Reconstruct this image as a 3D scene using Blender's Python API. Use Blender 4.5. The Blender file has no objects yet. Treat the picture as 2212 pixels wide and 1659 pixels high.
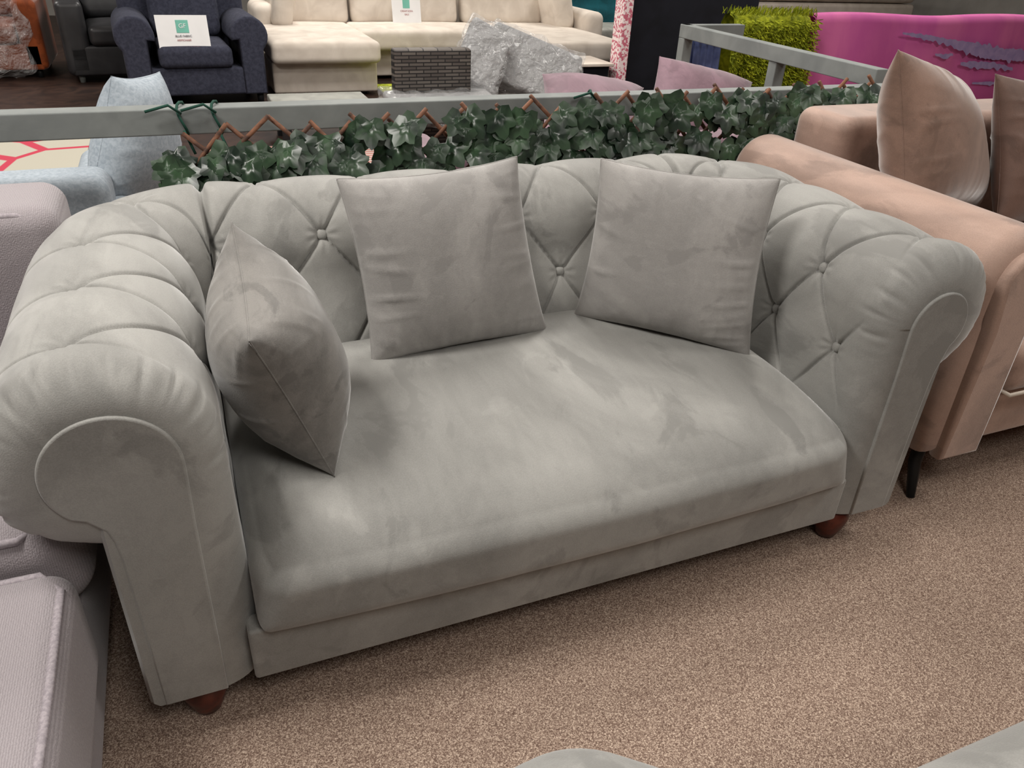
import bpy, math, random
from mathutils import Vector, Matrix, noise
random.seed(7)
scn = bpy.context.scene
COL = scn.collection
scn.view_settings.view_transform = 'Standard'
scn.view_settings.look = 'None'
PI = math.pi
R = math.radians
# ------------------------------------------------------------------ camera
H = 1.38
FPX = 1662.0
pit, yaw, rol = R(30.6), R(23.5), R(2.87)
Fh = Vector((math.sin(yaw), math.cos(yaw), 0)); R0 = Vector((math.cos(yaw), -math.sin(yaw), 0)); ZZ = Vector((0, 0, 1))
F = Fh*math.cos(pit) - ZZ*math.sin(pit); U0 = Fh*math.sin(pit) + ZZ*math.cos(pit)
Rc = R0*math.cos(rol) + U0*math.sin(rol); Uc = U0*math.cos(rol) - R0*math.sin(rol)
cd = bpy.data.cameras.new('camera'); cam = bpy.data.objects.new('camera', cd); COL.objects.link(cam)
cd.sensor_width = 36; cd.lens = FPX/2212*36; cd.sensor_fit = 'HORIZONTAL'; cd.clip_start = .02
m3 = Matrix((Rc, Uc, -F)).transposed()
cam.matrix_world = Matrix.Translation((0, 0, H)) @ m3.to_4x4()
scn.camera = cam
def at(x, y, X=None, Y=None, Z=None):
    d = F*FPX + Rc*(x-1106) - Uc*(y-829.5)
    if Z is not None: t = (Z-H)/d.z
    elif Y is not None: t = Y/d.y
    else: t = X/d.x
    return Vector((0, 0, H)) + d*t
# ------------------------------------------------------------------ materials
def C(r, g, b):
    f = lambda c: (c/255/12.92) if c/255 <= .04045 else ((c/255+.055)/1.055)**2.4
    return (f(r), f(g), f(b), 1)
def mat(name, c1, c2=None, rough=.8, scale=4, detail=3, bump=0, bscale=200, sheen=0, metal=0, lo=.35, hi=.65, spec=.3, dist=.6, bdist=.002, alpha=1, coat=0, kind='noise'):
    m = bpy.data.materials.new(name); m.use_nodes = True
    nt = m.node_tree; N = nt.nodes; L = nt.links
    b = N['Principled BSDF']
    b.inputs['Roughness'].default_value = rough; b.inputs['Metallic'].default_value = metal
    b.inputs['Specular IOR Level'].default_value = spec
    b.inputs['Sheen Weight'].default_value = sheen; b.inputs['Sheen Roughness'].default_value = .45
    b.inputs['Alpha'].default_value = alpha; b.inputs['Coat Weight'].default_value = coat
    tc = N.new('ShaderNodeTexCoord')
    if c2 is None: c2 = tuple(c*.85 for c in c1[:3])+(1,)
    if kind == 'noise':
        n = N.new('ShaderNodeTexNoise'); n.inputs['Scale'].default_value = scale; n.inputs['Detail'].default_value = detail; n.inputs['Distortion'].default_value = dist
        out = n.outputs['Fac']
    elif kind == 'wave':
        n = N.new('ShaderNodeTexWave'); n.inputs['Scale'].default_value = scale; n.inputs['Distortion'].default_value = dist; n.inputs['Detail Scale'].default_value = 3; out = n.outputs['Fac']
    L.new(tc.outputs['Object'], n.inputs['Vector'])
    r = N.new('ShaderNodeValToRGB'); r.color_ramp.elements[0].position = lo; r.color_ramp.elements[1].position = hi
    r.color_ramp.elements[0].color = c2; r.color_ramp.elements[1].color = c1
    L.new(out, r.inputs['Fac']); L.new(r.outputs['Color'], b.inputs['Base Color'])
    if bump:
        n2 = N.new('ShaderNodeTexNoise'); n2.inputs['Scale'].default_value = bscale; n2.inputs['Detail'].default_value = 2
        L.new(tc.outputs['Object'], n2.inputs['Vector'])
        bp = N.new('ShaderNodeBump'); bp.inputs['Strength'].default_value = bump; bp.inputs['Distance'].default_value = bdist
        L.new(n2.outputs['Fac'], bp.inputs['Height']); L.new(bp.outputs['Normal'], b.inputs['Normal'])
    return m
def velvet(name, c, k=.74, scale=3.2, sheen=.45, marks=.5, rough=.68, tight=.11, spec=.22):
    """pile lying two ways: broad brushed patches, small finger marks and fine pile"""
    m = bpy.data.materials.new(name); m.use_nodes = True; nt = m.node_tree; N = nt.nodes; L = nt.links; b = N['Principled BSDF']
    tc = N.new('ShaderNodeTexCoord')
    def nz(scl, det, dist, rot=(0, 0, 0), sc=(1, 1, 1), rough=.5):
        mp = N.new('ShaderNodeMapping'); mp.inputs['Rotation'].default_value = rot; mp.inputs['Scale'].default_value = sc
        n = N.new('ShaderNodeTexNoise'); n.inputs['Scale'].default_value = scl; n.inputs['Detail'].default_value = det; n.inputs['Distortion'].default_value = dist; n.inputs['Roughness'].default_value = rough
        L.new(tc.outputs['Object'], mp.inputs['Vector']); L.new(mp.outputs['Vector'], n.inputs['Vector']); return n.outputs['Fac']
    def ramp(o, lo, hi, a=0., z=1.):
        r = N.new('ShaderNodeMapRange'); r.interpolation_type = 'SMOOTHSTEP'; r.inputs['From Min'].default_value = lo; r.inputs['From Max'].default_value = hi
        r.inputs['To Min'].default_value = a; r.inputs['To Max'].default_value = z; L.new(o, r.inputs['Value']); return r.outputs['Result']
    def mth(op, a, bb):
        q = N.new('ShaderNodeMath'); q.operation = op
        for i, v in enumerate((a, bb)):
            if isinstance(v, (int, float)): q.inputs[i].default_value = v
            else: L.new(v, q.inputs[i])
        return q.outputs[0]
    big = ramp(nz(scale, 5, .8, (0, 0, R(25)), (1, .75, 1), .55), .5-tight, .5+tight, .22, .88)
    mk = ramp(nz(scale*2.4, 5, .6, (0, 0, R(38)), (1, .5, 1), .55), .55, .62, 0, marks)
    mk2 = ramp(nz(scale*4.5, 4, .6, (0, 0, R(-20)), (1, .5, 1), .55), .60, .68, 0, marks*.5)
    st = ramp(nz(scale*16, 2, .2, (0, 0, R(32)), (1, .2, 1)), .3, .7, -.08, .08)
    fine = ramp(nz(420, 1, 0), .3, .7, -.13, .13)
    f = mth('ADD', mth('ADD', mth('SUBTRACT', mth('ADD', big, fine), mk), mk2), st)
    mx = N.new('ShaderNodeMix'); mx.data_type = 'RGBA'; mx.clamp_factor = True
    mx.inputs[6].default_value = tuple(x*k for x in c[:3])+(1,); mx.inputs[7].default_value = c
    L.new(f, mx.inputs[0]); L.new(mx.outputs[2], b.inputs['Base Color'])
    b.inputs['Roughness'].default_value = rough; b.inputs['Specular IOR Level'].default_value = spec
    b.inputs['Sheen Weight'].default_value = sheen; b.inputs['Sheen Roughness'].default_value = .35
    n2 = nz(500, 1, 0); bp = N.new('ShaderNodeBump'); bp.inputs['Strength'].default_value = .35; bp.inputs['Distance'].default_value = .001
    L.new(n2, bp.inputs['Height']); L.new(bp.outputs['Normal'], b.inputs['Normal'])
    return m
M = {}
M['grey'] = velvet('grey_velvet', C(157, 156, 152), .66, 2.6)
M['pillow'] = velvet('grey_pillow_velvet', C(170, 167, 164), .70, 3.5, .5, .5)
M['pillow_shaded'] = velvet('grey_pillow_velvet_shaded', C(130, 127, 123), .62, 6, .6, .6, .6, .09)  # cushion velvet darkened: shade on the left cushion's right-facing side painted into the colour
M['beige'] = velvet('beige_velvet', C(182, 154, 140), .62, 2.5, .7, .5, .55)
M['brown'] = velvet('brown_velvet', C(144, 116, 102), .62, 4, .7, .45, .55)
M['brown2'] = velvet('dark_brown_velvet', C(108, 84, 74), .66, 4, .6, .4, .55)
M['mauve'] = velvet('mauve_velvet', C(136, 110, 120), .7, 5)
M['wood'] = mat('bun_foot_wood', C(104, 42, 26), C(62, 23, 15), rough=.35, scale=14, dist=2, spec=.5)
M['lilac'] = mat('lilac_weave', C(156, 149, 152), C(140, 133, 136), rough=.95, scale=95, detail=1, bump=.8, bscale=300, sheen=.2, lo=.1, hi=.9, kind='wave', dist=3)
M['lilacpipe'] = mat('lilac_piping', C(162, 154, 158), C(138, 131, 136), rough=.95, scale=200)
M['navy'] = mat('navy_fabric', C(60, 62, 76), C(46, 48, 61), rough=.95, scale=40, bump=.3, bscale=200)
M['cream'] = mat('cream_fabric', C(214, 204, 192), C(198, 187, 175), rough=.95, scale=6, bump=.2, bscale=150)
M['ltblue'] = mat('light_blue_fabric', C(172, 181, 189), C(150, 160, 169), rough=.95, scale=90, bump=.2, bscale=200, detail=5)
M['leather'] = mat('black_leather', C(50, 50, 52), C(36, 36, 38), rough=.4, scale=5, spec=.5)
M['orange'] = velvet('orange_velvet', C(142, 68, 30), .6)
M['teal'] = velvet('teal_velvet', C(14, 84, 94), .6)
M['rail'] = mat('grey_painted_timber', C(130, 134, 132), C(114, 118, 117), rough=.7, scale=6, bump=.2, bscale=60)
M['stick'] = mat('willow_stick', C(120, 80, 58), C(64, 42, 32), rough=.7, scale=30)
M['leaf'] = mat('ivy_leaf', C(66, 92, 64), C(20, 36, 26), rough=.36, scale=12, spec=.5, lo=.38, hi=.82, detail=6, dist=.8)
M['twine'] = mat('green_twine', C(30, 70, 58), rough=.8)
M['black'] = mat('black_metal', C(28, 30, 32), rough=.5)
M['blackcloth'] = mat('black_board', C(22, 24, 32), C(14, 16, 22), rough=.9)
M['paper'] = mat('white_paper', C(238, 238, 238), C(230, 230, 230), rough=.6)
M['mint'] = mat('mint_print', C(120, 190, 172), rough=.6)
M['ink'] = mat('dark_ink', C(80, 80, 90), rough=.6)
M['redink'] = mat('red_ink', C(170, 96, 96), rough=.6)
M['plastic'] = mat('clear_plastic', C(215, 215, 215), C(208, 208, 208), rough=.1, alpha=.22, spec=1, scale=9, bump=1, bscale=24, bdist=.05, coat=1)
M['plastic2'] = mat('milky_plastic', C(220, 220, 220), C(212, 212, 212), rough=.12, alpha=.3, spec=1, scale=9, bump=1, bscale=20, bdist=.05)
M['cushgrey'] = mat('grey_garden_cushion', C(138, 138, 138), C(130, 130, 130), rough=.9)
M['green'] = mat('lime_shag', C(176, 182, 44), C(104, 116, 16), rough=.9, scale=25)
M['greybox'] = mat('pale_stone', C(150, 150, 143), C(126, 126, 120), rough=.5, scale=8)
M['white'] = mat('white_piping', C(226, 214, 200), rough=.8)
M['denim'] = mat('blue_cloth', C(104, 116, 160), C(84, 96, 140), rough=.9, scale=12)
M['rugmark'] = mat('lilac_blue_print', C(168, 148, 190), C(148, 132, 178), rough=.95, scale=18)
def brickmat(name, c1, c2, cm, scale, w, h):
    m = bpy.data.materials.new(name); m.use_nodes = True; nt = m.node_tree; N = nt.nodes; L = nt.links; b = N['Principled BSDF']
    tc = N.new('ShaderNodeTexCoord'); mp = N.new('ShaderNodeMapping'); mp.inputs['Rotation'].default_value = (R(90), 0, 0)
    br = N.new('ShaderNodeTexBrick'); br.inputs['Scale'].default_value = scale
    br.inputs['Color1'].default_value = c1; br.inputs['Color2'].default_value = c2; br.inputs['Mortar'].default_value = cm
    br.inputs['Brick Width'].default_value = w; br.inputs['Row Height'].default_value = h; br.inputs['Mortar Size'].default_value = .03
    L.new(tc.outputs['Object'], mp.inputs['Vector']); L.new(mp.outputs['Vector'], br.inputs['Vector'])
    L.new(br.outputs['Color'], b.inputs['Base Color']); b.inputs['Roughness'].default_value = .6
    return m
M['wicker'] = brickmat('wicker_weave', C(104, 98, 92), C(72, 66, 62), C(22, 20, 20), 8, .8, .18)
def carpet():
    m = bpy.data.materials.new('speckled_carpet'); m.use_nodes = True; nt = m.node_tree; N = nt.nodes; L = nt.links; b = N['Principled BSDF']
    tc = N.new('ShaderNodeTexCoord')
    n = N.new('ShaderNodeTexNoise'); n.inputs['Scale'].default_value = 190; n.inputs['Detail'].default_value = 1
    v = N.new('ShaderNodeTexVoronoi'); v.inputs['Scale'].default_value = 520; v.inputs['Randomness'].default_value = 1
    sp = N.new('ShaderNodeSeparateColor')
    L.new(tc.outputs['Object'], n.inputs['Vector']); L.new(tc.outputs['Object'], v.inputs['Vector']); L.new(v.outputs['Color'], sp.inputs[0])
    mm = N.new('ShaderNodeMath'); mm.operation = 'MULTIPLY_ADD'; mm.inputs[1].default_value = .42; L.new(n.outputs['Fac'], mm.inputs[0])
    sc = N.new('ShaderNodeMath'); sc.operation = 'MULTIPLY'; sc.inputs[1].default_value = .66; L.new(sp.outputs[0], sc.inputs[0]); L.new(sc.outputs[0], mm.inputs[2])
    r = N.new('ShaderNodeValToRGB'); e = r.color_ramp.elements
    e[0].position = .18; e[0].color = C(98, 78, 68); e[1].position = .90; e[1].color = C(206, 186, 168)
    k = e.new(.42); k.color = C(128, 107, 95); k = e.new(.66); k.color = C(162, 141, 126)
    L.new(mm.outputs[0], r.inputs['Fac']); L.new(r.outputs['Color'], b.inputs['Base Color'])
    bp = N.new('ShaderNodeBump'); bp.inputs['Strength'].default_value = .5; bp.inputs['Distance'].default_value = .002
    L.new(sp.outputs[1], bp.inputs['Height']); L.new(bp.outputs['Normal'], b.inputs['Normal'])
    b.inputs['Roughness'].default_value = 1; b.inputs['Specular IOR Level'].default_value = .1
    return m
M['carpet'] = carpet()
M['darkfloor'] = mat('dark_laminate', C(62, 44, 36), C(40, 28, 24), rough=.45, scale=3, dist=3)
M['wall'] = mat('plaster_wall', C(150, 146, 140), rough=.9)
M['ceil'] = mat('ceiling_tile', C(184, 180, 172), rough=.9)
def twotone(name, c1, c2, kind, scale, lo, hi, rot=(0, 0, 0), dist=0, scl=(1, 1, 1), detail=3):
    m = bpy.data.materials.new(name); m.use_nodes = True; nt = m.node_tree; N = nt.nodes; L = nt.links; b = N['Principled BSDF']
    tc = N.new('ShaderNodeTexCoord'); mp = N.new('ShaderNodeMapping'); mp.inputs['Rotation'].default_value = rot; mp.inputs['Scale'].default_value = scl
    L.new(tc.outputs['Object'], mp.inputs['Vector'])
    if kind == 'noise':
        n = N.new('ShaderNodeTexNoise'); n.inputs['Scale'].default_value = scale; n.inputs['Detail'].default_value = detail; n.inputs['Distortion'].default_value = dist; o = n.outputs['Fac']
    elif kind == 'wave':
        n = N.new('ShaderNodeTexWave'); n.inputs['Scale'].default_value = scale; n.inputs['Distortion'].default_value = dist; o = n.outputs['Fac']
    else:
        n = N.new('ShaderNodeTexVoronoi'); n.feature = 'DISTANCE_TO_EDGE'; n.inputs['Scale'].default_value = scale; o = n.outputs['Distance']
    L.new(mp.outputs['Vector'], n.inputs['Vector'])
    r = N.new('ShaderNodeValToRGB'); r.color_ramp.elements[0].position = lo; r.color_ramp.elements[1].position = hi
    r.color_ramp.elements[0].color = c1; r.color_ramp.elements[1].color = c2
    L.new(o, r.inputs['Fac']); L.new(r.outputs['Color'], b.inputs['Base Color']); b.inputs['Roughness'].default_value = .95
    return m
M['magenta'] = twotone('magenta_rug', C(212, 108, 164), C(194, 88, 154), 'noise', 3, .4, .6, scl=(1, 1, .4), dist=.4, detail=6)
M['lined'] = twotone('lined_rug', C(186, 54, 76), C(180, 175, 160), 'vor', 1.5, .028, .036)
M['striped'] = twotone('striped_rug', C(170, 110, 102), C(180, 170, 162), 'wave', 6, .45, .55, rot=(0, 0, R(90)), dist=2)
M['floral'] = twotone('floral_fabric', C(196, 104, 122), C(238, 222, 220), 'noise', 46, .46, .5)
# ------------------------------------------------------------------ mesh helpers
class MB:
    def __init__(s): s.v = []; s.f = []
    def add(s, vs, fs, mtx=None):
        o = len(s.v)
        s.v += [tuple(mtx @ Vector(v)) if mtx else tuple(v) for v in vs]
        s.f += [tuple(i+o for i in f) for f in fs]
    def grid(s, nu, nv, fn, wrapu=False, wrapv=False):
        vs = [fn(i, j) for i in range(nu) for j in range(nv)]
        fs = []
        for i in range(nu if wrapu else nu-1):
            for j in range(nv if wrapv else nv-1):
                a = i*nv+j; b = ((i+1) % nu)*nv+j; c = ((i+1) % nu)*nv+(j+1) % nv; d = i*nv+(j+1) % nv
                fs.append((a, b, c, d))
        s.add(vs, fs)
    def tube(s, pts, r, n=8, closed=False, cap=True):
        pts = [Vector(p) for p in pts]; m = len(pts); rings = []
        for i, p in enumerate(pts):
            a = pts[i-1] if (i > 0 or closed) else p; b = pts[(i+1) % m] if (i < m-1 or closed) else p
            t = (b-a).normalized(); ref = ZZ if abs(t.z) < .9 else Vector((1, 0, 0))
            x = t.cross(ref).normalized(); y = t.cross(x); rr = r[i] if isinstance(r, (list, tuple)) else r
            rings.append([p + (x*math.cos(2*PI*k/n) + y*math.sin(2*PI*k/n))*rr for k in range(n)])
        o = len(s.v)
        for g in rings: s.v += [tuple(q) for q in g]
        for i in range(m if closed else m-1):
            for k in range(n):
                s.f.append((o+i*n+k, o+i*n+(k+1) % n, o+((i+1) % m)*n+(k+1) % n, o+((i+1) % m)*n+k))
        if cap and not closed:
            s.f.append(tuple(o+k for k in reversed(range(n)))); s.f.append(tuple(o+(m-1)*n+k for k in range(n)))
    def lathe(s, prof, c=(0, 0, 0), n=24):
        vs = []; fs = []
        for r, z in prof:
            for k in range(n): vs.append((c[0]+r*math.cos(2*PI*k/n), c[1]+r*math.sin(2*PI*k/n), c[2]+z))
        for i in range(len(prof)-1):
            for k in range(n): fs.append((i*n+k, i*n+(k+1) % n, (i+1)*n+(k+1) % n, (i+1)*n+k))
        fs.append(tuple(reversed(range(n)))); fs.append(tuple((len(prof)-1)*n+k for k in range(n)))
        s.add(vs, fs)
    def rb(s, c, size, r=.02, puff=0, rot=None, rbot=None, seg=3, mid=6, fn=None):
        hx, hy, hz = (q/2 for q in size); r = min(r, hx*.98, hy*.98, hz*.98)
        def axis(h):
            a = [-h + r*k/seg for k in range(seg)]; inner = h-r
            return a + [-inner + 2*inner*k/mid for k in range(mid+1)] + [-q for q in reversed(a)]
        A = [axis(hx), axis(hy), axis(hz)]; key = {}; vs = []; fs = []
        def V(p):
            k = tuple(round(q, 6) for q in p)
            if k in key: return key[k]
            rr = r
            if rbot is not None:
                w = min(max((p[2]/hz+1)/2, 0), 1); rr = rbot + (r-rbot)*w
            inn = Vector([max(-(h-rr), min(h-rr, q)) for q, h in zip(p, (hx, hy, hz))])
            d = Vector(p)-inn
            o = inn + (d.normalized()*rr if d.length > 1e-9 else d)
            if puff:
                w = (1-(o.x/hx)**2)*(1-(o.y/hy)**2); o.z += puff*max(w, 0)**.7*(1 if o.z > 0 else -.3)
            if fn: o = fn(o)
            key[k] = len(vs); vs.append(o); return key[k]
        for ax in range(3):
            u, w = (ax+1) % 3, (ax+2) % 3
            for sg in (-1, 1):
                h = (hx, hy, hz)[ax]*sg
                for i in range(len(A[u])-1):
                    for j in range(len(A[w])-1):
                        q = []
                        for (a, b) in ((i, j), (i+1, j), (i+1, j+1), (i, j+1)):
                            p = [0, 0, 0]; p[ax] = h; p[u] = A[u][a]; p[w] = A[w][b]; q.append(V(p))
                        if sg < 0: q.reverse()
                        if len(set(q)) > 2: fs.append(tuple(dict.fromkeys(q)))
        mt = Matrix.Translation(c) @ (rot.to_4x4() if rot else Matrix.Identity(4))
        s.add(vs, fs, mt); return s
    def slab(s, out, y0, y1, bev=.008, nb=3, map=lambda x, y, z: (x, y, z)):
        n = len(out); P = [Vector((a, b)) for a, b in out]
        area = sum(P[i].x*P[(i+1) % n].y-P[(i+1) % n].x*P[i].y for i in range(n)); sg = 1 if area > 0 else -1
        nr = []
        for i in range(n):
            e1 = (P[i]-P[i-1]).normalized(); e2 = (P[(i+1) % n]-P[i]).normalized(); t = (e1+e2)
            t = t.normalized() if t.length > 1e-6 else e1
            nr.append(Vector((t.y, -t.x))*sg)
        R_ = [(y0+bev-bev*math.sin(PI/2*(1-k/nb)), bev*(1-math.cos(PI/2*(1-k/nb)))) for k in range(nb+1)]
        R_ += [(y1-bev+bev*math.sin(PI/2*k/nb), bev*(1-math.cos(PI/2*k/nb))) for k in range(nb+1)]
        vs = []; fs = []
        for y, ins in R_:
            for i in range(n):
                q = P[i]-nr[i]*ins; vs.append(map(q.x, y, q.y))
        for k in range(len(R_)-1):
            for i in range(n): fs.append((k*n+i, k*n+(i+1) % n, (k+1)*n+(i+1) % n, (k+1)*n+i))
        m0 = len(vs); vs += vs[:n]+vs[(len(R_)-1)*n:(len(R_)-1)*n+n]
        fs.append(tuple(m0+i for i in reversed(range(n)))); fs.append(tuple(m0+n+i for i in range(n)))
        s.add(vs, fs)
def wl(o):
    v = Vector((0, 0, 0))
    while o: v += o.location; o = o.parent
    return v
def part(name, mb, m, parent=None, world=False, smooth=True, origin=None):
    off = wl(parent) if (world and parent) else (Vector(origin) if origin else Vector((0, 0, 0)))
    me = bpy.data.meshes.new(name); me.from_pydata([tuple(Vector(v)-off) for v in mb.v], [], mb.f)
    me.materials.append(m)
    if smooth: me.polygons.foreach_set('use_smooth', [True]*len(me.polygons))
    me.update()
    o = bpy.data.objects.new(name, me); COL.objects.link(o)
    if parent: o.parent = parent
    elif origin: o.location = origin
    return o
def thing(name, label, cat, loc=(0, 0, 0), rz=0, group=None):
    o = bpy.data.objects.new(name, None); COL.objects.link(o); o.location = loc; o.rotation_euler = (0, 0, rz)
    o['label'] = label; o['category'] = cat
    if group: o['group'] = group
    o.empty_display_size = .1
    return o
def tag(o, label, cat, group=None, kind=None):
    o['label'] = label; o['category'] = cat
    if group: o['group'] = group
    if kind: o['kind'] = kind
    return o
def struct(name, mb, m):
    o = part(name, mb, m, smooth=False); o['kind'] = 'structure'; return o
def box(c, size):
    b = MB(); x, y, z = (q/2 for q in size)
    vs = [(c[0]+i*x, c[1]+j*y, c[2]+k*z) for i in (-1, 1) for j in (-1, 1) for k in (-1, 1)]
    b.add(vs, [(0, 1, 3, 2), (4, 6, 7, 5), (0, 4, 5, 1), (2, 3, 7, 6), (0, 2, 6, 4), (1, 5, 7, 3)]); return b
sst = lambda a, b, x: (lambda t: t*t*(3-2*t))(min(max((x-a)/(b-a), 0), 1))
# ------------------------------------------------------------------ room
struct('floor', box((1, 4, -.05), (24, 22, .1)), M['carpet'])
struct('wall_back', box((1, 14, 1.6), (24, .2, 3.4)), M['wall'])
struct('wall_left', box((-8, 4, 1.6), (.2, 22, 3.4)), M['wall'])
struct('wall_right', box((11, 4, 1.6), (.2, 22, 3.4)), M['wall'])
struct('wall_front', box((1, -6, 1.6), (24, .2, 3.4)), M['wall'])
struct('ceiling', box((1, 4, 3.35), (24, 22, .1)), M['ceil'])
o = part('floor_laminate', box((1, 9.4, .004), (19, 9.4, .008)), M['darkfloor'], smooth=False); o['kind'] = 'structure'
# ------------------------------------------------------------------ main chesterfield
XC = .68
root = thing('chesterfield_sofa', 'grey velvet button-tufted chesterfield sofa with rolled arms in the centre', 'sofa', (XC, 1.6, 0))
Y0 = 1.088; SI = .695; r0 = .03; CY = 1.835; L1 = CY-Y0; LA = .25
VZ0 = .106; TK = .13
class Roll:
    def __init__(s, RC, CD, CZ, pc, pr):
        s.RC, s.CD, s.CZ, s.pc, s.pr = RC, CD, CZ, pc, pr
        s.LIN = CZ-VZ0; s.LARC = RC*R(212); s.LT = s.LIN+s.LARC+TK
        s.vB = .53-VZ0; s.vA = s.LIN+R(19)*RC; s.vC = s.LIN+R(100)*RC
    def q(s, v):
        k = [(-.2, -4.6), (s.vB-.19, -2), (s.vB, -1), (s.vA, 0), (s.vC, 1), (s.LT, 2.3)]
        for (a, qa), (b, qb) in zip(k, k[1:]):
            if v <= b: return qa+(qb-qa)*(v-a)/(b-a)
        return 2.3
    def prof(s, v, lean, end=.195):
        if v <= s.LIN:
            z = VZ0+v; return s.CD-s.RC - lean*sst(.62, .38, z), z, -1, 0
        if v <= s.LIN+s.LARC:
            a = PI-(v-s.LIN)/s.RC; return s.CD+s.RC*math.cos(a), s.CZ+s.RC*math.sin(a), math.cos(a), math.sin(a)
        a = PI-s.LARC/s.RC; k = (v-s.LIN-s.LARC)/TK
        x, z = s.CD+s.RC*math.cos(a), s.CZ+s.RC*math.sin(a)
        kk = math.sin(k*PI/2)
        return x+(end-x)*k**1.2, z+(.485-z)*kk, math.cos(a)*(1-k), -1+(math.sin(a)+1)*(1-k)
    def tuft(s, p, v, z, pitch, rk=1):
        q = s.q(v)
        if q <= 1:
            a_, b_ = p-q/2, p+q/2
            g = abs(math.sin(PI*a_))*abs(math.sin(PI*b_))
            dl = min(abs(a_-round(a_)), abs(b_-round(b_)))*pitch*.8
        else:
            g = math.cos(PI*p)**2; dl = abs(p-.5-round(p-.5))*pitch
        rd = sst(0, .9, q)
        amp = .014*(1-rd*.25*rk)*g**.34+.004*rd*rk
        groove = .0078*math.exp(-(dl/.0040)**2)
        if q > 1:
            fd = sst(1.0, 1.40, q)
            amp = amp+(.0155-amp)*.96*fd; groove *= 1-sst(1.10, 1.6, q)*.97
        amp += .004*(1-rd)-groove
        for row, vr in ((-1, s.vB), (0, s.vA), (1, s.vC)):
            pn = round(p-.5*abs(row))+.5*abs(row)
            rr = ((p-pn)*pitch)**2+(v-vr)**2
            if rr < .03:
                amp -= (.010 if row < 1 else .008)*math.exp(-rr/(.016**2)) + (.007 if row < 1 else .006)*math.exp(-rr/(.05**2))
                th = math.atan2(v-vr, (p-pn)*pitch); amp -= .0016*math.cos(th*9+row)*math.exp(-((math.sqrt(rr)-.028)/.014)**2)
        w = sst(.33, .43, z); amp = amp*w+.018*(1-w)
        return amp*sst(s.LT, s.LT-.08, v)
RL = {-1: Roll(.163, .183, .632, .862, .102), 1: Roll(.153, .173, .645, .845, .084), 0: Roll(.138, .156, .652, 0, 0)}
def arm_pt(side, t, v):
    r = RL[side]; d, z, nd, nz = r.prof(v, 0, .20)
    if t < L1: p = ((Y0+t)/H-.98)/.168
    else: p = 2.08+(t-L1)/LA*.92
    bl = sst(L1-.1, L1+LA, t)
    if bl > 0:
        r2 = RL[0]; v2 = v*r2.LT/r.LT; d2, z2, nd2, nz2 = r2.prof(v2, 0)
        d += (d2-d)*bl; z += (z2-z)*bl; nd += (nd2-nd)*bl; nz += (nz2-nz)*bl
    dsp = r.tuft(p, v, z, .232)
    f = sst(.05, .16, t); dsp = dsp*f+.018*(1-f)*sst(r.LT, r.LT-.08, v)
    roll = sst(r.LIN-.1, r.LIN, v)*sst(r.LT, r.LT-.1, v)
    ph = v*2*PI/.050+1.2*math.sin(v*9)
    dsp -= .0048*(max(0, math.cos(ph))**4)*roll*math.exp(-((t-.045)/.036)**2)
    dsp += .0012*math.sin(v*2*PI/.031+1)*roll*math.exp(-((t-.03)/.02)**2)
    dsp -= .024*math.exp(-((t-L1-LA)/.010)**2)
    dsp += .0018*noise.noise(Vector((t*7, v*7, side*3)))
    D = d+nd*dsp; Zz = z+nz*dsp
    if t < .075:
        e = math.sqrt(max(0, 1-(1-t/.075)**2))
        if v <= r.LIN: k = sst(.3, .6, z); pd, pz = .090*(1-k)+(r.pc-r.pr-SI+.005)*k, z
        elif v <= r.LIN+r.LARC: a = PI-(v-r.LIN)/r.RC; pd, pz = r.pc-SI+(r.pr-.004)*math.cos(a), .64+(r.pr-.004)*math.sin(a)
        else:
            a = PI-r.LARC/r.RC; k = (v-r.LIN-r.LARC)/TK; pd, pz = r.pc-SI+(r.pr-.004)*math.cos(a), .64+(r.pr-.004)*math.sin(a)
            pd += (.160-pd)*k; pz += (.485-pz)*k
            pd -= .034*math.sin(PI*k); pz += .008*math.sin(PI*k)
        D = pd+(D-pd)*e; Zz = pz+(Zz-pz)*e
    if t < L1: s, y = SI+D, Y0+t
    else:
        a = (t-L1)/LA*PI/2; s, y = SI-r0+(r0+D)*math.cos(a), CY+(r0+D)*math.sin(a)
    return Vector((XC+side*s, y, Zz))
NV = 270
ts = [.075*(1-math.cos(PI/2*k/14)) for k in range(14)] + [.075+(L1+LA-.075)*k/330 for k in range(331)]
for side in (-1, 1):
    b = MB(); b.grid(len(ts), NV, lambda i, j: arm_pt(side, ts[i], RL[side].LT*j/(NV-1)))
    if side > 0: b.f = [tuple(reversed(f)) for f in b.f]
    part('tufted_arm', b, M['grey'], root, True)
SB = .665
def back_pt(s, v):
    r = RL[0]; d, z, nd, nz = r.prof(v, .065)
    p = -1+5*(s+SB)/(2*SB)
    dsp = r.tuft(p, v, z, .266, 1.6)
    dsp -= .024*math.exp(-((SB-abs(s))/.010)**2)
    dsp += .0018*noise.noise(Vector((s*7, v*7, 9)))
    return Vector((XC+s, CY+r0+d+nd*dsp, z+nz*dsp))
b = MB(); NX = 480
b.grid(NX, NV, lambda i, j: back_pt(-SB+2*SB*i/(NX-1), RL[0].LT*j/(NV-1)))
part('tufted_back', b, M['grey'], root, True)
def button(pos, nrm):
    b = MB(); pr = [(.0001, .0095), (.006, .009), (.0105, .0070), (.014, .002), (.0135, -.006)]
    b.lathe(pr[::-1], n=18); q = nrm.to_track_quat('Z', 'Y').to_matrix().to_4x4()
    b.v = [tuple(Matrix.Translation(pos) @ q @ Vector(v)) for v in b.v]
    part('button', b, M['grey'], root, True)
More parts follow.
